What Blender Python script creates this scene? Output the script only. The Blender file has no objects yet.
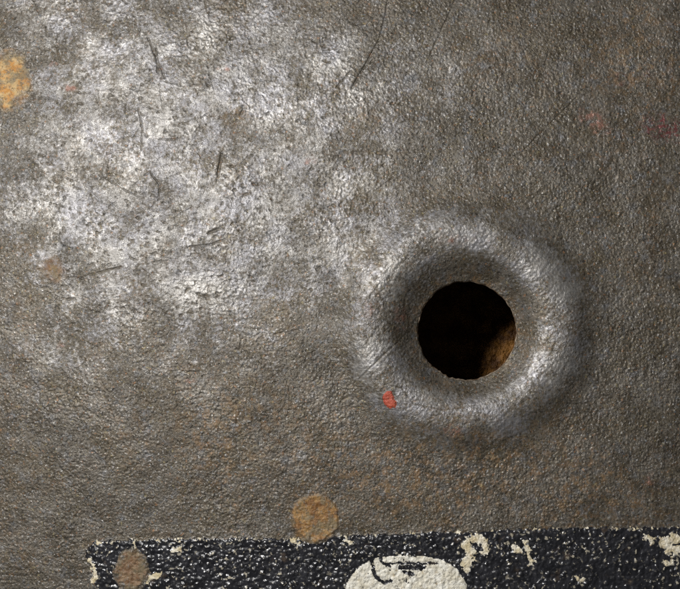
import bpy, math
import numpy as np

# ------------------------------------------------------------------ scale
K = 5.3e-5            # metres for one unit of the photograph (hole = 5.3 mm across)
CX, CY = 340.0, 294.5
Z0 = 0.042            # height of the crown of the shell
DIST = 0.25           # camera distance
RX, RY = 0.052, 0.047 # curvature of the shell

sc = bpy.context.scene
# ------------------------------------------------------------------ camera
cam = bpy.data.cameras.new('camera')
camo = bpy.data.objects.new('camera', cam)
sc.collection.objects.link(camo)
sc.camera = camo
camo.location = (0, 0, Z0 + DIST)
cam.sensor_fit = 'HORIZONTAL'
cam.sensor_width = 36.0
cam.lens = 36.0 * DIST / (680 * K)
cam.clip_start = 0.01
cam.clip_end = 20

# ------------------------------------------------------------------ light
w = bpy.data.worlds.new('World')
sc.world = w
w.use_nodes = True
bg = w.node_tree.nodes['Background']
bg.inputs[0].default_value = (0.93, 0.97, 1.0, 1)
bg.inputs[1].default_value = 0.05

def area(name, az, elev, dist, size, power, col):
    l = bpy.data.lights.new(name, 'AREA')
    l.shape = 'DISK'
    l.size = size
    l.energy = power
    l.color = col
    o = bpy.data.objects.new(name, l)
    a, e = math.radians(az), math.radians(elev)
    d = np.array([math.cos(e) * math.cos(a), math.cos(e) * math.sin(a), math.sin(e)])
    o.location = tuple(d * dist + np.array([0, 0, Z0]))
    from mathutils import Vector
    o.rotation_euler = Vector((-d[0], -d[1], -d[2])).to_track_quat('-Z', 'Y').to_euler()
    sc.collection.objects.link(o)
    return o
# one soft lamp from the upper left of the picture
area('key_lamp', 150, 60, 0.60, 0.11, 5.0, (1.0, 0.985, 0.96))

sc.view_settings.view_transform = 'Standard'
sc.view_settings.look = 'None'
sc.view_settings.exposure = 0.0
sc.view_settings.gamma = 1.0
sc.view_settings.use_curve_mapping = False
sc.cycles.use_denoising = False
sc.cycles.use_adaptive_sampling = False
sc.cycles.max_bounces = 6

# ------------------------------------------------------------------ noise
def _hash(ix, iy, seed):
    h = (ix.astype(np.uint32) * np.uint32(374761393)
         + iy.astype(np.uint32) * np.uint32(668265263)
         + np.uint32((seed * 2246822519 + 3266489917) & 0xffffffff))
    h = (h ^ (h >> np.uint32(13))) * np.uint32(1274126177)
    h = (h ^ (h >> np.uint32(16))) * np.uint32(2246822519)
    return h ^ (h >> np.uint32(15))

def gnoise(x, y, lam, seed):
    """gradient noise, about -1..1"""
    x = x / lam + 1000.37 + seed * 7.13
    y = y / lam + 1000.71 + seed * 3.77
    ix = np.floor(x).astype(np.int64); iy = np.floor(y).astype(np.int64)
    fx = (x - ix).astype(np.float32); fy = (y - iy).astype(np.float32)
    u = fx * fx * fx * (fx * (fx * 6 - 15) + 10)
    v = fy * fy * fy * (fy * (fy * 6 - 15) + 10)
    def g(dx, dy):
        a = _hash(ix + dx, iy + dy, seed).astype(np.float32) * np.float32(2 * math.pi / 4294967296.0)
        return np.cos(a) * (fx - dx) + np.sin(a) * (fy - dy)
    n0 = g(0, 0); n1 = g(1, 0); n2 = g(0, 1); n3 = g(1, 1)
    a = n0 + u * (n1 - n0); b = n2 + u * (n3 - n2)
    return (a + v * (b - a)) * 1.45

def fbm(x, y, lam, seed, octs=3, gain=0.5):
    t = 0; amp = 1.0; s = 0
    for i in range(octs):
        t = t + amp * gnoise(x, y, lam / 2 ** i, seed + 11 * i)
        s += amp; amp *= gain
    return t / s

def worley(x, y, lam, seed):
    """distance to the nearest scattered point (in cells) and that cell's random number"""
    x = x / lam + 500.0; y = y / lam + 500.0
    ix = np.floor(x).astype(np.int64); iy = np.floor(y).astype(np.int64)
    best = np.full(x.shape, 9.0, np.float32); rid = np.zeros(x.shape, np.float32)
    for dx in (-1, 0, 1):
        for dy in (-1, 0, 1):
            h = _hash(ix + dx, iy + dy, seed)
            px = ix + dx + (h & np.uint32(1023)).astype(np.float32) / 1023.0
            py = iy + dy + ((h >> np.uint32(10)) & np.uint32(1023)).astype(np.float32) / 1023.0
            d = np.hypot(x - px, y - py).astype(np.float32)
            m = d < best
            best[m] = d[m]
            rid[m] = ((h >> np.uint32(20)).astype(np.float32) / 4095.0)[m]
    return best, rid

def sstep(a, b, x):
    t = np.clip((x - a) / (b - a), 0, 1)
    return t * t * (3 - 2 * t)

def segdist(x, y, pts):
    d = np.full(x.shape, 1e9, np.float32)
    for (x0, y0), (x1, y1) in zip(pts[:-1], pts[1:]):
        vx, vy = x1 - x0, y1 - y0
        t = np.clip(((x - x0) * vx + (y - y0) * vy) / (vx * vx + vy * vy), 0, 1)
        d = np.minimum(d, np.hypot(x - x0 - t * vx, y - y0 - t * vy))
    return d

# ------------------------------------------------------------------ surface grid
S = 0.68
def axis(n):
    core = np.arange(-20, n + 20 + S, S)
    g = S * 1.06 ** np.arange(1, 51)
    off = np.cumsum(g)
    return np.concatenate([(core[0] - off)[::-1], core, core[-1] + off])
gu = axis(680); gv = axis(589)
NU, NV = len(gu), len(gv)
U, V = np.meshgrid(gu, gv)                      # rows run down the picture
du = np.gradient(gu); dv = np.gradient(gv)
SP = np.maximum(*np.meshgrid(du, dv))
fine = np.clip(1.6 * S / SP, 0, 1)              # fade the grain where the grid is wide

HX, HY, HR = 467.0, 331.0, 50.0                 # the hole
RCX, RCY = 465.0, 326.0                         # the embossed ring
r_h = np.hypot(U - HX, V - HY)
th_h = np.arctan2(V - HY, U - HX)
def ring_radius(u, v):
    wob = 3.0 * gnoise(u, v, 120, 71) + 2.0 * gnoise(u, v, 45, 72)
    return np.hypot(u - RCX, v - RCY) + wob
def ring_profile(rr):
    """height of the stamped ring by distance from its centre"""
    pts = np.array([(0, -15), (40, -14.6), (46, -13.4), (52, -10.2), (60, -3.8), (68, 3.2), (75, 8.0),
                    (82, 10.8), (90, 12.2), (98, 12.4), (106, 11.0), (113, 8.0), (120, 4.5),
                    (127, 1.8), (135, 0.4), (144, 0.0), (2000, 0.0)])
    h = 0
    for o in (-4, -2, 0, 2, 4):
        h = h + np.interp(rr + o, pts[:, 0], pts[:, 1])
    return h / 5 * 1.2
RR = ring_radius(U, V)
# blend ring centre to hole centre so that the funnel ends level at the hole
tb = np.clip((RR - 50) / 45, 0, 1)
RB = r_h * (1 - tb) + RR * tb

# ---- masks ---------------------------------------------------------------
jx = U + 3.2 * fbm(U, V, 14, 5, 3); jy = V + 3.2 * fbm(U, V, 14, 6, 3)
fx_ = U + 2.4 * fbm(U, V, 6, 7, 3, 0.7); fy_ = V + 2.4 * fbm(U, V, 6, 8, 3, 0.7)

# worn patch (paint rubbed to steel) plus the lamp's sheen painted as paler colour
def blob(cx, cy, rx, ry, rot=0.0, x=None, y=None):
    x = U if x is None else x; y = V if y is None else y
    c, s = math.cos(rot), math.sin(rot)
    a = (x - cx) * c + (y - cy) * s; b = -(x - cx) * s + (y - cy) * c
    return np.exp(-((a / rx) ** 2 + (b / ry) ** 2))
wear_sheen = (0.85 * blob(215, 150, 240, 165, 0.25) + 0.55 * blob(90, 225, 150, 100, 0.2) + 0.55 * blob(60, 30, 230, 130)
        + 0.30 * blob(400, 60, 190, 120) + 0.35 * blob(290, 240, 110, 60) + 0.34 * blob(40, 340, 190, 120) + 0.22 * blob(240, 330, 150, 90))  # last blobs stretch the painted sheen downwards
wear_sheen = wear_sheen * 0.9 + 0.6 * fbm(U, V, 110, 21, 4) * (0.25 + 0.75 * np.clip(wear_sheen, 0, 1))
wear_sheen = wear_sheen - 0.3 * blob(15, 80, 45, 60)
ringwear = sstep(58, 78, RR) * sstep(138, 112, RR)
wear_sheen = np.clip(np.maximum(wear_sheen + 0.12, ringwear * (1.0 + 0.45 * fbm(U, V, 40, 22, 3))), 0, 1.1)

# stains
stain_rust = (0.16 + 0.55 * fbm(U, V, 70, 31, 4)
              + 0.55 * blob(420, 470, 150, 55) + 0.35 * blob(640, 60, 80, 70) + 0.3 * blob(600, 500, 120, 50)
              + 0.3 * blob(200, 430, 120, 60) + 0.8 * blob(52, 270, 12, 11, 0, jx, jy) + 0.35 * blob(170, 60, 14, 20) + 0.35 * blob(392, 152, 60, 3.0, 0.0, jx, jy) + 0.3 * blob(219, 166, 3.5, 18, 0.1) + 0.6 * blob(240, 115, 6, 12, 0.4))
stain_pur = (1.2 * blob(663, 128, 24, 14, 0.3) + 0.5 * blob(645, 75, 12, 12)) * (0.6 + 0.8 * fbm(U, V, 7, 34, 2))
stain_red = (0.8 * blob(595, 122, 18, 10, 0.6) + 0.5 * blob(620, 80, 14, 8) + 0.5 * blob(640, 560, 10, 6) + 0.5 * blob(650, 480, 8, 8) + 0.8 * blob(68, 88, 9, 4, 0.15) + 0.6 * blob(52, 64, 7, 4) + 0.6 * blob(224, 69, 8, 4) 
             + 0.45 * blob(400, 318, 10, 18) + 0.6 * blob(453, 430, 12, 8) + 0.4 * blob(368, 310, 10, 12)
             + 0.45 * blob(455, 240, 25, 8) + 0.5 * blob(310, 160, 8, 7) + 0.4 * blob(60, 345, 6, 6) + 0.4 * blob(190, 380, 9, 7) + 0.3 * blob(60, 410, 8, 6))
stain_rust = stain_rust + 0.55 * np.exp(-((r_h - 52) / 9) ** 2) * (0.7 - 0.5 * np.sin(th_h))
stain_red = stain_red * (0.55 + 0.9 * fbm(U, V, 7, 33, 2))

# ---- fields for the separate pieces -----------------------------------------
def ell(cx, cy, rx, ry, rot=0, x=None, y=None):
    c, s = math.cos(rot), math.sin(rot)
    a = (x - cx) * c + (y - cy) * s; b = -(x - cx) * s + (y - cy) * c
    return (np.hypot(a / rx, b / ry) - 1) * min(rx, ry)
def capsule(pts, r, x, y):
    return segdist(x, y, pts) - r

top = 541.0 - (U - 85) * 0.0235 + 1.8 * fbm(U, V, 24, 41, 2) + 2.2 * gnoise(U, V, 5.5, 44) + 1.2 * gnoise(U, V, 2.8, 45) + 1.8 * np.exp(-((U - 300) / 40) ** 2) - 2.0 * np.exp(-((U - 560) / 90) ** 2)
left = 84.5 + np.clip(V - 548, 0, 40) * 0.30 + 2.4 * fbm(U, V, 16, 42, 2) + 2.6 * gnoise(U, V, 6, 46)
d_decal = np.maximum(np.maximum(top - V, left - U), np.maximum(U - 712, np.hypot((U - 398) / 1.0, (V - 520) / 1.1) - 330))
# the sharp corner is broken off a little
d_decal = np.maximum(d_decal, (93 - U + 549 - V) * 0.7 - 5 + 3 * fbm(U, V, 9, 43, 2))

d_emb = ((np.abs((fx_ - 406) / 64) ** 2.7 + np.abs((fy_ - 616) / 61) ** 2.7) ** (1 / 2.7) - 1) * 62
d_emb = np.minimum(d_emb, np.maximum(np.abs(fx_ - 406) - 60, np.abs(fy_ - 645) - 40))
marks = np.minimum.reduce([
    capsule([(371, 556), (372, 567), (376, 577), (383, 582), (391, 581)], 1.7, fx_, fy_),
    capsule([(379, 555), (383, 563), (389, 566)], 1.6, fx_, fy_),
    capsule([(386, 563), (437, 563)], 1.2, fx_, fy_),
    capsule([(400, 567), (424, 567)], 2.6, fx_, fy_),
    capsule([(404, 572), (412, 574)], 2.2, fx_, fy_),
])
marks = np.minimum(marks, (0.43 - fbm(U, V, 6, 47, 3, 0.65) * 1.15) * 6 - 1.0 + 2.5 * sstep(0, 30, np.abs(U - 405)))
d_emb = np.maximum(d_emb, -marks)

chips = [
    [((466, 544), (471, 552), (466, 566)), 4.6], [((474, 538), (484, 541), (484, 550)), 4.2],
    [((515, 547), (517, 550)), 3.4], [((524, 544), (528, 551), (531, 562)), 2.4],
    [((664, 541), (700, 537)), 6.0], [((668, 549), (690, 552)), 5.0], [((646, 538), (652, 540)), 3.0],
    [((90, 560), (94, 572), (93, 582)), 1.8], [((146, 579), (158, 574)), 3.2], [((125, 582), (131, 583)), 3.0],
    [((134, 542), (134, 546)), 1.6], [((173, 549), (178, 549)), 2.2], [((344, 540), (350, 541)), 2.4],
    [((292, 541), (298, 543)), 2.0], [((666, 563), (672, 562)), 2.6], [((577, 578), (583, 580)), 1.8],
]
chip_n = 3.0 * gnoise(U, V, 5, 53) + 2.2 * gnoise(U, V, 2.6, 54)
chip_f = [capsule(list(p), r, jx, jy) + chip_n for p, r in chips]

rusts = [((315, 518), 24.5, 23.5), ((131, 571), 15.5, 20.0), ((6, 82), 22.0, 29.0), ((9, 106), 7, 5), ((54, 270), 12.5, 11)]
rust_f = [ell(c[0], c[1], a, b, 0, U + (5.5 if i == 1 else 2.6) * fbm(U, V, 11 if i == 1 else 9, 61 + i, 3, 0.7) + (13 * fbm(U, V, 26, 80, 4, 0.6) if i >= 2 else 0),
              V + (5.5 if i == 1 else 2.6) * fbm(U, V, 11 if i == 1 else 9, 65 + i, 3, 0.7) + (13 * fbm(U, V, 26, 81, 4, 0.6) if i >= 2 else 0)) for i, (c, a, b) in enumerate(rusts)]
spot_n = 4.6 * fbm(U, V, 6, 90, 3)
spot = np.zeros(U.shape, np.float32); hue = np.zeros(U.shape, np.float32)
for f, hv, soft in zip(rust_f, (0.5, 0.0, 1.0, 1.0, 0.3), (3.6, 3.4, 9.0, 4.0, 10.0)):
    mk = sstep(soft * 0.6, -soft, f + spot_n)
    hue = np.where(mk > spot, hv, hue); spot = np.maximum(spot, mk)
streak = np.zeros(U.shape, np.float32)
SU = U + 1.5 * gnoise(U, V, 5, 91); SV = V + 1.5 * gnoise(U, V, 5, 92); SN = 1.2 * gnoise(U, V, 4, 93)
for pts, wd_, st in (([(344, 152), (385, 152.5), (432, 150.5)], 3.4, 0.9), ([(222, 152), (219, 168), (217, 181)], 3.4, 1.0), ([(240, 108), (236, 122)], 3.8, 0.9),
                     ([(154, 50), (161, 76)], 3.8, 0.8), ([(209, 233), (219, 229)], 3.4, 0.9), ([(86, 275), (120, 267)], 2.8, 0.8)):
    mk = st * sstep(wd_, wd_ * 0.35, segdist(SU, SV, pts) + SN)
    streak = np.maximum(streak, mk)
flecks = [((389, 399), np.minimum(ell(387.5, 396, 5.0, 5.6, 0, fx_, fy_), ell(390, 402.5, 7.0, 5.0, 0.1, fx_, fy_)))]
d_collar = RR - 128

# part ids per vertex
ID = np.zeros(U.shape, np.int16)
ID[d_collar < 0] = 1
ID[d_decal < 0] = 2
ID[(d_emb < 0) & (d_decal < 0)] = 3
fringe = (np.abs(d_decal + 0.6) < 1.1 + 1.5 * np.clip(gnoise(U, V, 40, 50), 0, 1)) & (gnoise(U, V, 9, 48) + 0.7 * gnoise(U, V, 2.5, 49) > 0.5)
ID[fringe] = 4
for i, f in enumerate(chip_f):
    ID[(f < 0) & ((d_decal < 3.0) if i != 7 else (d_decal < 6))] = 20 + i
for i, f in enumerate(rust_f):
    ID[f < 2.0] = 50 + i
ID[flecks[0][1] < 0] = 60

# ---- height -------------------------------------------------------------
dec = sstep(1.0, -2.5, d_decal)
grain = 0.34 * gnoise(U, V, 9.0, 101) + 0.24 * gnoise(U + 0.5 * V, V - 0.3 * U, 5.2, 103) + 0.52 * gnoise(U, V, 3.1, 104) + 0.54 * gnoise(U, V, 2.0, 105) + 0.34 * gnoise(U, V, 1.5, 106)
wd, wr = worley(U + 1.2 * gnoise(U, V, 7, 109), V + 1.2 * gnoise(U, V, 7, 110), 6.3, 107)
lump = np.clip(1 - wd * 1.3, 0, 1) * np.where(wr > 0.45, 0.3 + wr, 0.15)
pimp = grain * 0.66 + 0.62 * lump
# rubbed areas: tops cut off, pits stay
flat = np.where(pimp > 0.05, 0.05 + (pimp - 0.05) * 0.42, pimp * 0.85) + 0.34 * gnoise(U, V, 2.4, 111) + 0.25 * gnoise(U, V, 4.3, 114)
wl = np.clip(wear_sheen, 0, 1)
h_base = (pimp * (1 - wl) * 0.95 + flat * wl * 0.80) * np.clip(1.0 + 0.9 * fbm(U, V, 75, 116, 3), 0.5, 1.6)
h_base = h_base + 0.9 * fbm(U, V, 40, 112, 2) + 2.2 * gnoise(U, V, 110, 113)
ringm = sstep(140, 118, RR)
h_base = h_base * (1 - 0.35 * ringm)
h_base = h_base + 0.28 * ringm * gnoise(U + V, (V - U) * 0.35, 4.0, 115)
# decal: pebbled black film
wd2, wr2 = worley(U + 1.0 * gnoise(U, V, 6, 119), V + 1.0 * gnoise(U, V, 6, 120), 4.4, 117)
peb = np.clip(1 - wd2 * 1.15, 0, 1) ** 0.7 * (0.35 + wr2)
h_dec = 0.1 + 1.75 * peb + 0.45 * gnoise(U, V, 2.8, 121) + 0.9 * fbm(U, V, 26, 122, 2)
h = h_base * (1 - dec) + h_dec * dec
# cream paint: smoother
def patch(f, w=2.0): return sstep(0.6, -w, f)
pe = patch(np.maximum(d_emb, d_decal))
h = h * (1 - pe) + pe * (0.9 + 0.5 * gnoise(U, V, 6, 131) + 0.4 * gnoise(U, V, 2.6, 132) + 1.2 * peb)
pe = patch(np.minimum.reduce(chip_f), 1.2) * (d_decal < 3)
h = h * (1 - pe) + pe * (1.5 + 0.5 * gnoise(U, V, 4, 133) + 0.5 * gnoise(U, V, 2.3, 134))
rust_n = 0.6 + 0.55 * gnoise(U, V, 5, 135) + 0.4 * gnoise(U, V, 2.4, 136)
for i, f in enumerate(rust_f):
    pe = patch(f, 3.0)
    rim = np.exp(-((f + 2.0) / 1.6) ** 2)
    h = h * (1 - pe * 0.45) + pe * rust_n + (0.5 * rim if i < 2 else 0)
pe = patch(flecks[0][1], 1.5); h = h * (1 - pe * 0.8) + pe * (0.9 + 0.35 * gnoise(U, V, 5, 137))
h = h - 0.8 * pe * np.exp(-(segdist(U, V, [(383, 400), (394, 398)]) / 0.8) ** 2)

scr = [([(388, 0), (384, 22), (379, 40), (366, 64), (352, 88)], 1.5, 1.7), ([(457, -4), (447, 18), (427, 62)], 1.1, 1.3),
       ([(342, 152), (380, 153), (434, 150)], 3.2, 0.55), ([(522, 152), (548, 126), (576, 98)], 1.0, 1.1),
       ([(492, 122), (512, 110)], 0.9, 1.0), ([(148, 38), (154, 52), (165, 78)], 1.6, 1.2), ([(156, 48), (158, 72)], 1.8, 1.0),
       ([(222, 152), (219, 168), (217, 181)], 2.2, 1.7), ([(238, 118), (243, 110)], 2.0, 1.4),
       ([(85, 276), (104, 271), (121, 267)], 1.4, 1.5), ([(190, 247), (212, 244), (226, 239)], 1.2, 1.3),
       ([(138, 108), (142, 128), (141, 150)], 0.9, 1.1), ([(141, 125), (133, 140)], 0.8, 1.0),
       ([(102, 176), (128, 192), (142, 198)], 1.0, 1.0), ([(150, 172), (160, 186), (158, 200)], 1.2, 1.2),
       ([(398, 342), (378, 360), (355, 383)], 1.0, 1.7), ([(385, 384), (402, 388), (414, 404), (444, 410), (480, 404)], 1.1, 0.9),
       ([(336, 88), (352, 70)], 0.9, 1.0), ([(208, 233), (219, 229)], 2.2, 1.6), ([(254, 18), (266, 6)], 1.2, 1.2),
       ([(300, 55), (338, 48)], 0.8, 0.9), ([(36, 4), (48, 38)], 1.0, 0.8), ([(226, 298), (250, 294)], 1.0, 1.0),
       ([(520, 40), (528, 62)], 0.8, 0.9), ([(500, 64), (494, 50)], 0.7, 0.9), ([(568, 180), (594, 202)], 0.7, 0.8),
       ([(240, 300), (262, 296)], 0.9, 0.9), ([(300, 20), (330, 4)], 0.7, 0.7), ([(60, 20), (100, 6)], 0.7, 0.7)]
rng = np.random.default_rng(7)
for i in range(90):
    x0, y0 = rng.uniform(0, 420), rng.uniform(0, 330)
    a = rng.uniform(0, math.pi); L = rng.uniform(8, 34)
    scr.append(([(x0, y0), (x0 + L * math.cos(a), y0 + L * math.sin(a))], rng.uniform(0.5, 0.9), rng.uniform(0.3, 0.8)))
groove = streak.copy()
for pts, wid, dep in scr:
    px = [p[0] for p in pts]; py = [p[1] for p in pts]
    i0, i1 = np.searchsorted(gu, [min(px) - 8, max(px) + 8]); j0, j1 = np.searchsorted(gv, [min(py) - 8, max(py) + 8])
    sl = (slice(j0, j1), slice(i0, i1))
    if i1 <= i0 or j1 <= j0: continue
    d = segdist(U[sl] + 0.5 * gnoise(U[sl], V[sl], 9, 140), V[sl] + 0.5 * gnoise(U[sl], V[sl], 9, 141), pts)
    brk = 0.35 + 0.65 * sstep(-0.5, 0.2, gnoise(U[sl], V[sl], 11, 142) + 0.6 * gnoise(U[sl], V[sl], 4, 143) + 0.1 * dep)
    g = np.exp(-(d / (0.55 * wid)) ** 2) * brk
    h[sl] = h[sl] * (1 - 0.4 * g) - 0.9 * dep * g
    groove[sl] = np.maximum(groove[sl], 1.15 * g * min(1, dep))

# brown pits left where the steel is rubbed bright
fl = fbm(U + 0.6 * V, V * 1.5 - 0.4 * U, 8.5, 151, 3, 0.6)
fleck = sstep(0.17, 0.34, fl - 0.10 + 0.34 * fbm(U, V, 60, 153, 2))
groove = np.maximum(groove, fleck * 0.95 * (1 - 0.6 * ringm))
h = h - 0.75 * fleck * (0.25 + 0.75 * wl) * (1 - dec) * (1 - 0.8 * ringm)

h = h * fine
micro = h.copy()
h = h + ring_profile(RB)
cav = np.clip(0.5 + 0.32 * (pimp - 0.35), 0, 1)

def edge_wear(a):
    x, y = np.cos(a) * 50, np.sin(a) * 50
    nick = np.exp(-(((np.mod(a, 2 * math.pi)) - 2.05) / 0.4) ** 2)
    return 0.8 * gnoise(x, y, 10, 161) + (0.3 + 1.1 * nick) * gnoise(x, y, 3.6, 162) - 0.8 * nick
# snap the edge of the hole to a slightly ragged circle
edge = HR + 0.5 * np.sin(3 * th_h + 1) + edge_wear(th_h)
inside = r_h < edge
near = inside & (r_h > edge - 1.7 * S)
scale = np.where(near, edge / np.maximum(r_h, 1e-3), 1.0)
U2 = HX + (U - HX) * scale; V2 = HY + (V - HY) * scale

def sag(x, y): return -(x * x / (2 * RX) + y * y / (2 * RY))
def place(u, v):
    """a picture position becomes the point where its sight line meets the curved shell"""
    x = x0 = (u - CX) * K; y = y0 = (CY - v) * K
    for _ in range(4):
        f = 1 - sag(x, y) / DIST
        x, y = x0 * f, y0 * f
    return x, y
X, Y = place(U2, V2)
Z = Z0 + sag(X, Y) + h * K
dead = inside & ~near

# ------------------------------------------------------------------ materials
def mat(name):
    m = bpy.data.materials.new(name)
    m.use_nodes = True
    nt = m.node_tree
    return m, nt, nt.nodes['Principled BSDF']

class NB:
    """small helper that writes node graphs"""
    def __init__(self, nt):
        self.nt = nt
        tc = nt.nodes.new('ShaderNodeTexCoord')
        mp = nt.nodes.new('ShaderNodeVectorMath'); mp.operation = 'SCALE'
        mp.inputs['Scale'].default_value = 1.0 / K
        nt.links.new(tc.outputs['Object'], mp.inputs[0])
        self.px = mp.outputs[0]
    def link(self, a, b): self.nt.links.new(a, b)
    def put(self, sock, v):
        if hasattr(v, 'is_linked') or hasattr(v, 'links'): self.link(v, sock)
        elif isinstance(v, tuple) and len(v) == 3: sock.default_value = (*v, 1)
        else: sock.default_value = v
    def noise(self, lam, detail=3, rough=0.55, off=0.0, dist=0.0):
        n = self.nt.nodes.new('ShaderNodeTexNoise')
        n.noise_dimensions = '2D'
        ad = self.nt.nodes.new('ShaderNodeVectorMath'); ad.operation = 'ADD'
        ad.inputs[1].default_value = (off * 4137.1 + 9000.0, off * 2711.7 + 7000.0, 0)
        self.link(self.px, ad.inputs[0])
        n.inputs['Scale'].default_value = 1.0 / lam
        n.inputs['Detail'].default_value = detail
        n.inputs['Roughness'].default_value = rough
        n.inputs['Distortion'].default_value = dist
        self.link(ad.outputs[0], n.inputs['Vector'])
        ma = self.nt.nodes.new('ShaderNodeMath'); ma.operation = 'MULTIPLY_ADD'
        self.link(n.outputs['Fac'], ma.inputs[0]); ma.inputs[1].default_value = 0.74; ma.inputs[2].default_value = 0.13
        return ma.outputs[0]
    def attr(self, name):
        n = self.nt.nodes.new('ShaderNodeAttribute'); n.attribute_name = name
        return n.outputs['Fac']
    def math(self, op, a, b=0.0, clamp=False):
        n = self.nt.nodes.new('ShaderNodeMath'); n.operation = op; n.use_clamp = clamp
        self.put(n.inputs[0], a); self.put(n.inputs[1], b)
        return n.outputs[0]
    def ramp(self, v, lo, hi, a=0.0, b=1.0):
        n = self.nt.nodes.new('ShaderNodeMapRange'); n.interpolation_type = 'SMOOTHSTEP'
        self.put(n.inputs['Value'], v)
        n.inputs['From Min'].default_value = lo; n.inputs['From Max'].default_value = hi
        n.inputs['To Min'].default_value = a; n.inputs['To Max'].default_value = b
        return n.outputs['Result']
    def mix(self, f, a, b):
        n = self.nt.nodes.new('ShaderNodeMix'); n.data_type = 'RGBA'
        self.put(n.inputs['Factor'], f); self.put(n.inputs[6], a); self.put(n.inputs[7], b)
        return n.outputs[2]
    def bump(self, hgt, dist_px, strength=1.0):
        n = self.nt.nodes.new('ShaderNodeBump')
        n.inputs['Distance'].default_value = dist_px * K
        n.inputs['Strength'].default_value = strength
        self.link(hgt, n.inputs['Height'])
        return n.outputs['Normal']

def shell_material():
    m, nt, b = mat('worn_painted_steel'); N = NB(nt)
    wear_sheenv = N.attr('wear_sheen'); cavv = N.attr('cavity'); rustv = N.attr('rust'); redv = N.attr('red'); gr = N.attr('groove')
    spotv = N.attr('spot'); huev = N.attr('hue')
    # paint body: mottled olive and brown greys
    c = N.mix(N.ramp(N.noise(30, 5, 0.62, 1.0), 0.36, 0.64), (0.076, 0.064, 0.047), (0.150, 0.134, 0.111))
    c = N.mix(N.ramp(N.noise(14, 4, 0.65, 3.0), 0.52, 0.68, 0, 0.75), c, (0.150, 0.153, 0.160))
    c = N.mix(N.ramp(N.noise(44, 4, 0.62, 3.3), 0.46, 0.62, 0, 0.5), c, (0.106, 0.086, 0.055))
    c = N.mix(N.ramp(N.noise(2.8, 3, 0.7, 2.2), 0.50, 0.63, 0, 0.85), c, (0.030, 0.026, 0.020))
    # rust bloom and single rust grains
    rf = N.math('MULTIPLY', N.ramp(rustv, 0.05, 0.9), N.ramp(N.noise(10, 5, 0.72, 4.0), 0.46, 0.62))
    c = N.mix(N.math('MULTIPLY', rf, 0.6), c, N.mix(N.noise(6, 2, 0.5, 5.0), (0.21, 0.105, 0.042), (0.27, 0.18, 0.085)))
    c = N.mix(N.ramp(N.noise(4.4, 3, 0.7, 4.4), 0.595, 0.68, 0, 0.8), c, (0.25, 0.130, 0.062))
    c = N.mix(N.ramp(N.noise(5.0, 3, 0.7, 4.7), 0.60, 0.69, 0, 0.65), c, (0.26, 0.215, 0.10))
    c = N.mix(N.ramp(N.noise(6.0, 3, 0.7, 4.9), 0.60, 0.68, 0, 0.6), c, (0.17, 0.19, 0.215))
    # bright grains everywhere: glints put into the colour
    bg_ = N.ramp(N.noise(2.6, 2, 0.6, 2.0), 0.57, 0.70, 0, 0.72)
    c = N.mix(bg_, c, (0.42, 0.41, 0.395))
    # rubbed down to steel, with the upper-left sheen painted in as well
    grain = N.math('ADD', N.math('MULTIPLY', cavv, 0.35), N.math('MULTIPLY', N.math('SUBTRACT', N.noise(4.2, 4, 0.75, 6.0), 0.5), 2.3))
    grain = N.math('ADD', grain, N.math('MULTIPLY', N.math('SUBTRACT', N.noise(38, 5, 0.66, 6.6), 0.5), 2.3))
    thr = N.math('SUBTRACT', 0.92, N.math('MULTIPLY', wear_sheenv, 0.76))
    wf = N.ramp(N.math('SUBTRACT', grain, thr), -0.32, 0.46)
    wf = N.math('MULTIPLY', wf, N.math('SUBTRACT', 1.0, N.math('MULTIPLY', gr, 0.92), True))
    steel = N.mix(N.ramp(N.noise(40, 3, 0.55, 7.0), 0.40, 0.62), (0.325, 0.320, 0.335), (0.385, 0.37, 0.35))  # bluish patches put the sheen's tint into the steel colour
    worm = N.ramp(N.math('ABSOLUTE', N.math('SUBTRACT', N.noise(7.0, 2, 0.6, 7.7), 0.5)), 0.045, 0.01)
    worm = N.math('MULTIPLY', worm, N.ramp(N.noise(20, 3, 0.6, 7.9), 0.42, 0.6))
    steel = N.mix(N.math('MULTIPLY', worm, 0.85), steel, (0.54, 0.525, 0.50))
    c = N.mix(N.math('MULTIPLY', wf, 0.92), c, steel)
    # red and purple remains of paint
    rdf = N.math('MULTIPLY', N.ramp(redv, 0.10, 0.5), N.ramp(N.noise(4.5, 3, 0.65, 8.0), 0.36, 0.54))
    c = N.mix(N.math('MULTIPLY', rdf, 0.72), c, (0.30, 0.145, 0.105))
    c = N.mix(N.math('MULTIPLY', N.ramp(N.attr('purple'), 0.12, 0.8), N.ramp(N.noise(3.2, 3, 0.75, 8.6), 0.44, 0.58, 0, 0.85)), c, (0.17, 0.042, 0.045))
    # rust spots
    hA = N.mix(N.ramp(huev, 0.0, 0.5), (0.150, 0.082, 0.040), (0.17, 0.080, 0.024))
    hA = N.mix(N.ramp(huev, 0.5, 1.0), hA, (0.42, 0.20, 0.045))
    hB = N.mix(N.ramp(huev, 0.0, 0.5), (0.215, 0.145, 0.085), (0.31, 0.18, 0.065))
    hB = N.mix(N.ramp(huev, 0.5, 1.0), hB, (0.46, 0.32, 0.15))
    sp = N.mix(N.ramp(N.noise(11, 5, 0.72, 1.9), 0.42, 0.58), hA, hB)
    sp = N.mix(N.ramp(N.noise(17, 4, 0.7, 2.9), 0.47, 0.58, 0, 0.75), sp, (0.15, 0.125, 0.075))
    sp = N.mix(N.ramp(N.noise(3.6, 3, 0.7, 3.9), 0.55, 0.68, 0, 0.8), sp, (0.07, 0.042, 0.022))
    sf = N.math('MULTIPLY', spotv, N.ramp(N.noise(4.0, 3, 0.7, 5.9), 0.64, 0.52, 0.35, 1.0))
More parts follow.
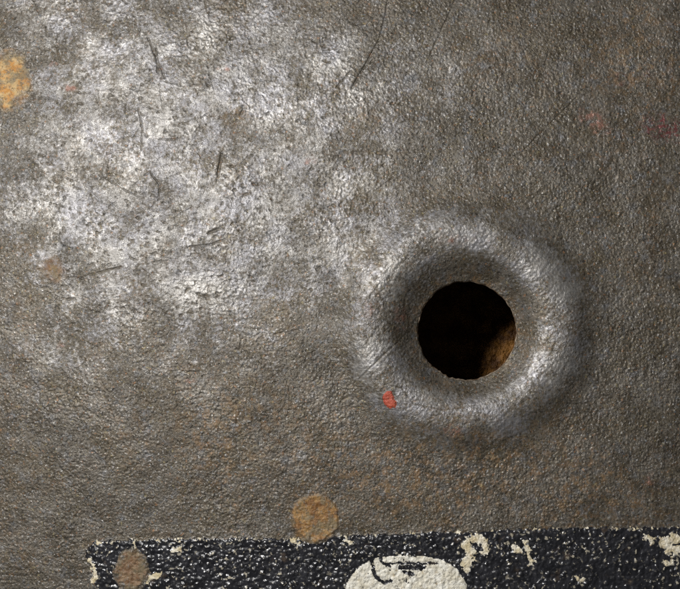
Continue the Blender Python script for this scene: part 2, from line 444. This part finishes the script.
    c = N.mix(sf, c, sp)
    nt.links.new(c, b.inputs['Base Color'])
    dull = N.math('SUBTRACT', 1.0, N.math('MULTIPLY', spotv, 0.75))
    met = N.math('ADD', N.math('MULTIPLY', N.math('MAXIMUM', wf, bg_), 0.40), 0.40, True)
    nt.links.new(N.math('MULTIPLY', met, dull), b.inputs['Metallic'])
    ro = N.ramp(N.noise(7, 4, 0.65, 10.0), 0.3, 0.7, 0.32, 0.50)
    ro = N.math('ADD', ro, N.math('MULTIPLY', N.math('MAXIMUM', rf, spotv), 0.14), True)
    ro = N.math('ADD', ro, N.math('MULTIPLY', wear_sheenv, 0.10), True)
    nt.links.new(ro, b.inputs['Roughness'])
    b.inputs['Specular IOR Level'].default_value = 0.5
    hb = N.math('ADD', N.noise(2.3, 3, 0.65, 11.0), N.math('MULTIPLY', N.noise(6, 3, 0.6, 12.0), 0.6))
    nb = N.bump(hb, 1.5)
    amt = N.math('SUBTRACT', N.ramp(N.noise(60, 4, 0.6, 13.0), 0.36, 0.64, 0.65, 1.15), N.math('MULTIPLY', wear_sheenv, 0.22), True)
    nt.links.new(amt, nb.node.inputs['Strength'])
    nt.links.new(nb, b.inputs['Normal'])
    return m

def decal_material():
    m, nt, b = mat('black_pebbled_film'); N = NB(nt)
    cavv = N.attr('pebble')
    c = N.mix(N.ramp(N.noise(14, 3, 0.6, 1.5), 0.35, 0.68), (0.008, 0.008, 0.010), (0.021, 0.021, 0.025))
    # small knocks through to the cream layer, mixed with painted sparkles
    kn = N.math('MULTIPLY', N.ramp(N.math('ADD', N.noise(5.0, 3, 0.6, 2.5), N.math('MULTIPLY', cavv, 0.10)), 0.64, 0.70), N.ramp(N.noise(40, 3, 0.6, 6.5), 0.36, 0.6))
    c = N.mix(N.math('MULTIPLY', kn, 0.8), c, (0.52, 0.47, 0.36))
    br = N.ramp(N.noise(22, 3, 0.6, 3.5), 0.60, 0.74, 0, 0.6)
    c = N.mix(br, c, (0.09, 0.062, 0.04))
    nt.links.new(c, b.inputs['Base Color'])
    nt.links.new(N.ramp(N.noise(6, 2, 0.5, 4.5), 0.3, 0.7, 0.25, 0.42), b.inputs['Roughness'])
    b.inputs['Specular IOR Level'].default_value = 0.9
    nt.links.new(N.bump(N.noise(3.0, 2, 0.55, 5.5), 0.8), b.inputs['Normal'])
    return m

def cream_material(name, a, bcol, dirt, amount):
    m, nt, b = mat(name); N = NB(nt)
    c = N.mix(N.ramp(N.noise(10, 3, 0.6, 1.7), 0.35, 0.68), a, bcol)
    c = N.mix(N.ramp(N.noise(7, 4, 0.65, 2.7), 0.56, 0.72, 0, amount), c, dirt)
    c = N.mix(N.ramp(N.noise(3.2, 3, 0.7, 3.7), 0.57, 0.68, 0, amount * 0.9), c, (0.05, 0.045, 0.04))
    nt.links.new(c, b.inputs['Base Color'])
    b.inputs['Roughness'].default_value = 0.55
    nt.links.new(N.bump(N.noise(2.5, 3, 0.6, 4.7), 1.6), b.inputs['Normal'])
    return m

def rust_material(name, a, bcol, ccol, grey=0.5):
    m, nt, b = mat(name); N = NB(nt)
    c = N.mix(N.ramp(N.noise(12, 4, 0.68, 1.9), 0.40, 0.60), a, bcol)
    c = N.mix(N.ramp(N.noise(18, 4, 0.68, 2.9), 0.47, 0.62, 0, grey), c, ccol)
    c = N.mix(N.ramp(N.noise(4.5, 3, 0.7, 3.9), 0.54, 0.70, 0, 0.85), c, (0.075, 0.048, 0.028))
    c = N.mix(N.ramp(N.noise(3.5, 3, 0.7, 5.9), 0.58, 0.72, 0, grey), c, (0.34, 0.29, 0.22))
    nt.links.new(c, b.inputs['Base Color'])
    b.inputs['Roughness'].default_value = 0.52
    nt.links.new(N.bump(N.noise(2.4, 3, 0.6, 4.9), 1.8), b.inputs['Normal'])
    return m

M_SHELL = shell_material()
M_DECAL = decal_material()
M_CREAM = cream_material('off_white_paint', (0.55, 0.51, 0.41), (0.72, 0.70, 0.63), (0.36, 0.27, 0.14), 0.85)
M_CHIP = cream_material('yellowed_cream_paint', (0.50, 0.42, 0.26), (0.72, 0.68, 0.58), (0.27, 0.15, 0.05), 0.85)
M_RED = rust_material('red_paint', (0.40, 0.078, 0.042), (0.33, 0.06, 0.035), (0.24, 0.07, 0.05), 0.15)

# ------------------------------------------------------------------ objects
def empty(name, loc, label, cat):
    o = bpy.data.objects.new(name, None)
    sc.collection.objects.link(o)
    o.location = loc; o['label'] = label; o['category'] = cat
    o.empty_display_size = 0.01
    return o

vid = np.arange(NU * NV).reshape(NV, NU)
# quads wound to face the camera (rows run down, so y decreases)
quads = np.stack([vid[:-1, :-1], vid[1:, :-1], vid[1:, 1:], vid[:-1, 1:]], -1)
qdead = dead[:-1, :-1] | dead[1:, :-1] | dead[1:, 1:] | dead[:-1, 1:]
qid = ID[:-1, :-1].copy()
P = np.stack([X, Y, Z], -1).reshape(-1, 3).astype(np.float32)
ATT = {'wear_sheen': wear_sheen, 'cavity': cav, 'rust': stain_rust, 'red': stain_red, 'purple': stain_pur, 'groove': groove, 'pebble': peb, 'spot': spot, 'hue': hue}
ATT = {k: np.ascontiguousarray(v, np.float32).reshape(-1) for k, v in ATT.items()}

def raw_mesh(name, verts, faces, material, parent=None, attrs=()):
    me = bpy.data.meshes.new(name)
    n, f = len(verts), len(faces)
    k = faces.shape[1]
    me.vertices.add(n); me.vertices.foreach_set('co', np.ascontiguousarray(verts, np.float32).ravel())
    me.loops.add(f * k); me.loops.foreach_set('vertex_index', np.ascontiguousarray(faces, np.int32).ravel())
    me.polygons.add(f)
    me.polygons.foreach_set('loop_start', np.arange(0, f * k, k, dtype=np.int32))
    me.polygons.foreach_set('use_smooth', np.ones(f, bool))
    for an, av in attrs:
        a = me.attributes.new(an, 'FLOAT', 'POINT'); a.data.foreach_set('value', av)
    me.update(calc_edges=True)
    me.materials.append(material)
    o = bpy.data.objects.new(name, me)
    sc.collection.objects.link(o)
    o.parent = parent
    return o

def piece(name, mask, material, parent, attrs=()):
    q = quads[mask & ~qdead]
    used, inv = np.unique(q.ravel(), return_inverse=True)
    return raw_mesh(name, P[used], inv.reshape(-1, 4), material, parent, [(a, ATT[a][used]) for a in attrs])

shell = empty('steel_shell', (0, 0, 0), 'weathered curved grey steel shell with an embossed round hole and black decal', 'metal shell')
SA = ('wear_sheen', 'cavity', 'rust', 'red', 'purple', 'groove', 'spot', 'hue')
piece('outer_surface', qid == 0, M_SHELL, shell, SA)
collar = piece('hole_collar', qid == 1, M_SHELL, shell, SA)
collar['label'] = 'raised rounded collar stamped around the hole, rubbed to bright metal'
decal = piece('decal', qid == 2, M_DECAL, shell, ('pebble',))
decal['label'] = 'worn pebbled black decal along the bottom edge'
emb = piece('emblem', qid == 3, M_CREAM, decal)
fr = piece('edge_fringe', qid == 4, M_CHIP, decal); fr['label'] = 'cream paint flecks along the edge of the decal'
emb['label'] = 'off-white rounded emblem with dark hooked strokes'
for i in range(len(chips)):
    if ((qid == 20 + i) & ~qdead).sum() > 6:
        piece('cream_chip', qid == 20 + i, M_CHIP, decal)
for i, mt, lb in ((0, M_SHELL, 'round orange-brown rust spot on the upper edge of the decal'), (1, M_SHELL, 'brown rust spot inside the black decal near its corner'),
                  (2, M_SHELL, 'bright ochre rust patch at the left'), (3, M_SHELL, 'small ochre rust speck below the ochre patch'),
                  (4, M_SHELL, 'faint tan rust patch at the left')):
    o = piece('rust_spot', qid == 50 + i, mt, shell, SA); o['label'] = lb
o = piece('paint_fleck', qid == 60, M_RED, shell); o['label'] = 'red paint fleck on the lower left of the collar'

# wall of the hole, inner face of the sheet and the added skirt -----------------
NT = 720
t = np.linspace(0, 2 * math.pi, NT, endpoint=False)
ed = HR + 0.5 * np.sin(3 * t + 1) + edge_wear(t)
THICK = 21.0
rows = []
for dr, dz in ((0.7, -0.9), (0.1, -0.5), (-0.5, -0.9), (-0.9, -2.2), (-0.4, -6.0), (0.6, -14.0), (3.0, -THICK)):
    u = HX + (ed + dr) * np.cos(t); v = HY + (ed + dr) * np.sin(t)
    x, y = place(u, v)
    z = Z0 + sag(x, y) + (float(ring_profile(np.array([HR]))[0]) + dz + 0.35 * gnoise(u, v, 4, 171)) * K
    rows.append(np.stack([x, y, z], -1))
NR = len(rows)
verts = np.concatenate(rows)
a = np.arange(NT); bb = (a + 1) % NT
faces = np.concatenate([np.stack([i * NT + a, i * NT + bb, (i + 1) * NT + bb, (i + 1) * NT + a], -1) for i in range(NR - 1)])

m, nt, b = mat('bare_cut_steel'); N = NB(nt)
c = N.mix(N.ramp(N.noise(7, 3, 0.6, 1.2), 0.4, 0.62), (0.24, 0.19, 0.14), (0.09, 0.055, 0.03))
nt.links.new(c, b.inputs['Base Color']); b.inputs['Metallic'].default_value = 0.5; b.inputs['Roughness'].default_value = 0.5
M_CUT = m
raw_mesh('hole_wall', verts, faces, M_CUT, shell, ())

m, nt, b = mat('dark_inside_paint'); N = NB(nt)
c = N.mix(N.noise(30, 3, 0.6, 1.1), (0.008, 0.007, 0.006), (0.014, 0.012, 0.010))
nt.links.new(c, b.inputs['Base Color']); b.inputs['Roughness'].default_value = 0.8
M_IN = m
# inner face: polar sheet from the hole outwards, 1.1 mm under the outer face
NA = 180
t2 = np.linspace(0, 2 * math.pi, NA, endpoint=False)
lim_u0, lim_u1, lim_v0, lim_v1 = gu[0], gu[-1], gv[0], gv[-1]
def to_edge(tt):
    dx, dy = np.cos(tt), np.sin(tt)
    with np.errstate(divide='ignore'):
        a1 = np.where(dx > 0, (lim_u1 - HX) / dx, (lim_u0 - HX) / np.where(dx == 0, 1e-9, dx))
        a2 = np.where(dy > 0, (lim_v1 - HY) / dy, (lim_v0 - HY) / np.where(dy == 0, 1e-9, dy))
    return np.minimum(a1, a2)
corner = [math.atan2(v - HY, u - HX) % (2 * math.pi) for u in (lim_u0, lim_u1) for v in (lim_v0, lim_v1)]
t2 = np.sort(np.concatenate([t2, corner])); NA = len(t2)
far = to_edge(t2)
rows = []
for q in (53, 58, 64, 70, 78, 88, 98, 110, 125, 145, 200, 300, 450, 1e9):
    rr = np.minimum(q, far) if q < 1e8 else far
    u = HX + rr * np.cos(t2); v = HY + rr * np.sin(t2)
    x, y = place(u, v)
    z = Z0 + sag(x, y) + (ring_profile(rr) - THICK) * K
    rows.append(np.stack([x, y, z], -1))
# down the added skirt that shuts light out of the cavity
base = rows[-1].copy(); base[:, 2] = 0.0
rows.append(base)
a = np.arange(NA); bb = (a + 1) % NA
vin = np.concatenate(rows)
fin = np.concatenate([np.stack([i * NA + a, i * NA + bb, (i + 1) * NA + bb, (i + 1) * NA + a], -1) for i in range(len(rows) - 1)])
raw_mesh('inner_surface', vin, fin, M_IN, shell)
# outer side of the skirt, added unseen to block light at the edges
bd = np.concatenate([vid[0, :], vid[1:, -1], vid[-1, -2::-1], vid[-2:0:-1, 0]])
topv = P[bd]; botv = topv.copy(); botv[:, 2] = 0.0
n = len(bd); a = np.arange(n); bb = (a + 1) % n
raw_mesh('added_skirt', np.concatenate([topv, botv]), np.stack([a, bb, n + bb, n + a], -1), M_IN, shell)

# ------------------------------------------------------------------ leather behind the hole
m, nt, b = mat('brown_leather'); N = NB(nt)
c = N.mix(N.ramp(N.noise(18, 4, 0.65, 1.3), 0.40, 0.60), (0.085, 0.032, 0.005), (0.28, 0.125, 0.024))
c = N.mix(N.ramp(N.noise(9, 3, 0.6, 2.3), 0.55, 0.68, 0, 0.6), c, (0.09, 0.04, 0.012))
nt.links.new(c, b.inputs['Base Color']); b.inputs['Roughness'].default_value = 0.6
nt.links.new(N.bump(N.noise(12, 4, 0.6, 3.3), 12.0), b.inputs['Normal'])
M_LEATHER = m
DEPTH = 172.0
lu = np.linspace(gu[0] + 0.6, gu[-1] - 0.6, 150); lv = np.linspace(gv[0] + 0.6, gv[-1] - 0.6, 140)
LU, LV = np.meshgrid(lu, lv)
lx, ly = place(LU, LV)
lz = Z0 + sag(lx, ly) - (DEPTH + 5 * fbm(LU, LV, 60, 181, 3)) * K
front = np.stack([lx, ly, lz], -1).reshape(-1, 3)
back = front.copy(); back[:, 2] -= 0.0014
nl = len(front); li = np.arange(nl).reshape(LU.shape)
qf = np.stack([li[:-1, :-1], li[1:, :-1], li[1:, 1:], li[:-1, 1:]], -1).reshape(-1, 4)
bdl = np.concatenate([li[0, :], li[1:, -1], li[-1, -2::-1], li[-2:0:-1, 0]])
bn = np.roll(bdl, -1)
sides = np.stack([bdl, bn, nl + bn, nl + bdl], -1)
liner = raw_mesh('leather_liner', np.concatenate([front, back]), np.concatenate([qf, qf[:, ::-1] + nl, sides]), M_LEATHER)
liner['label'] = 'brown leather liner seen through the round hole'
liner['category'] = 'liner'
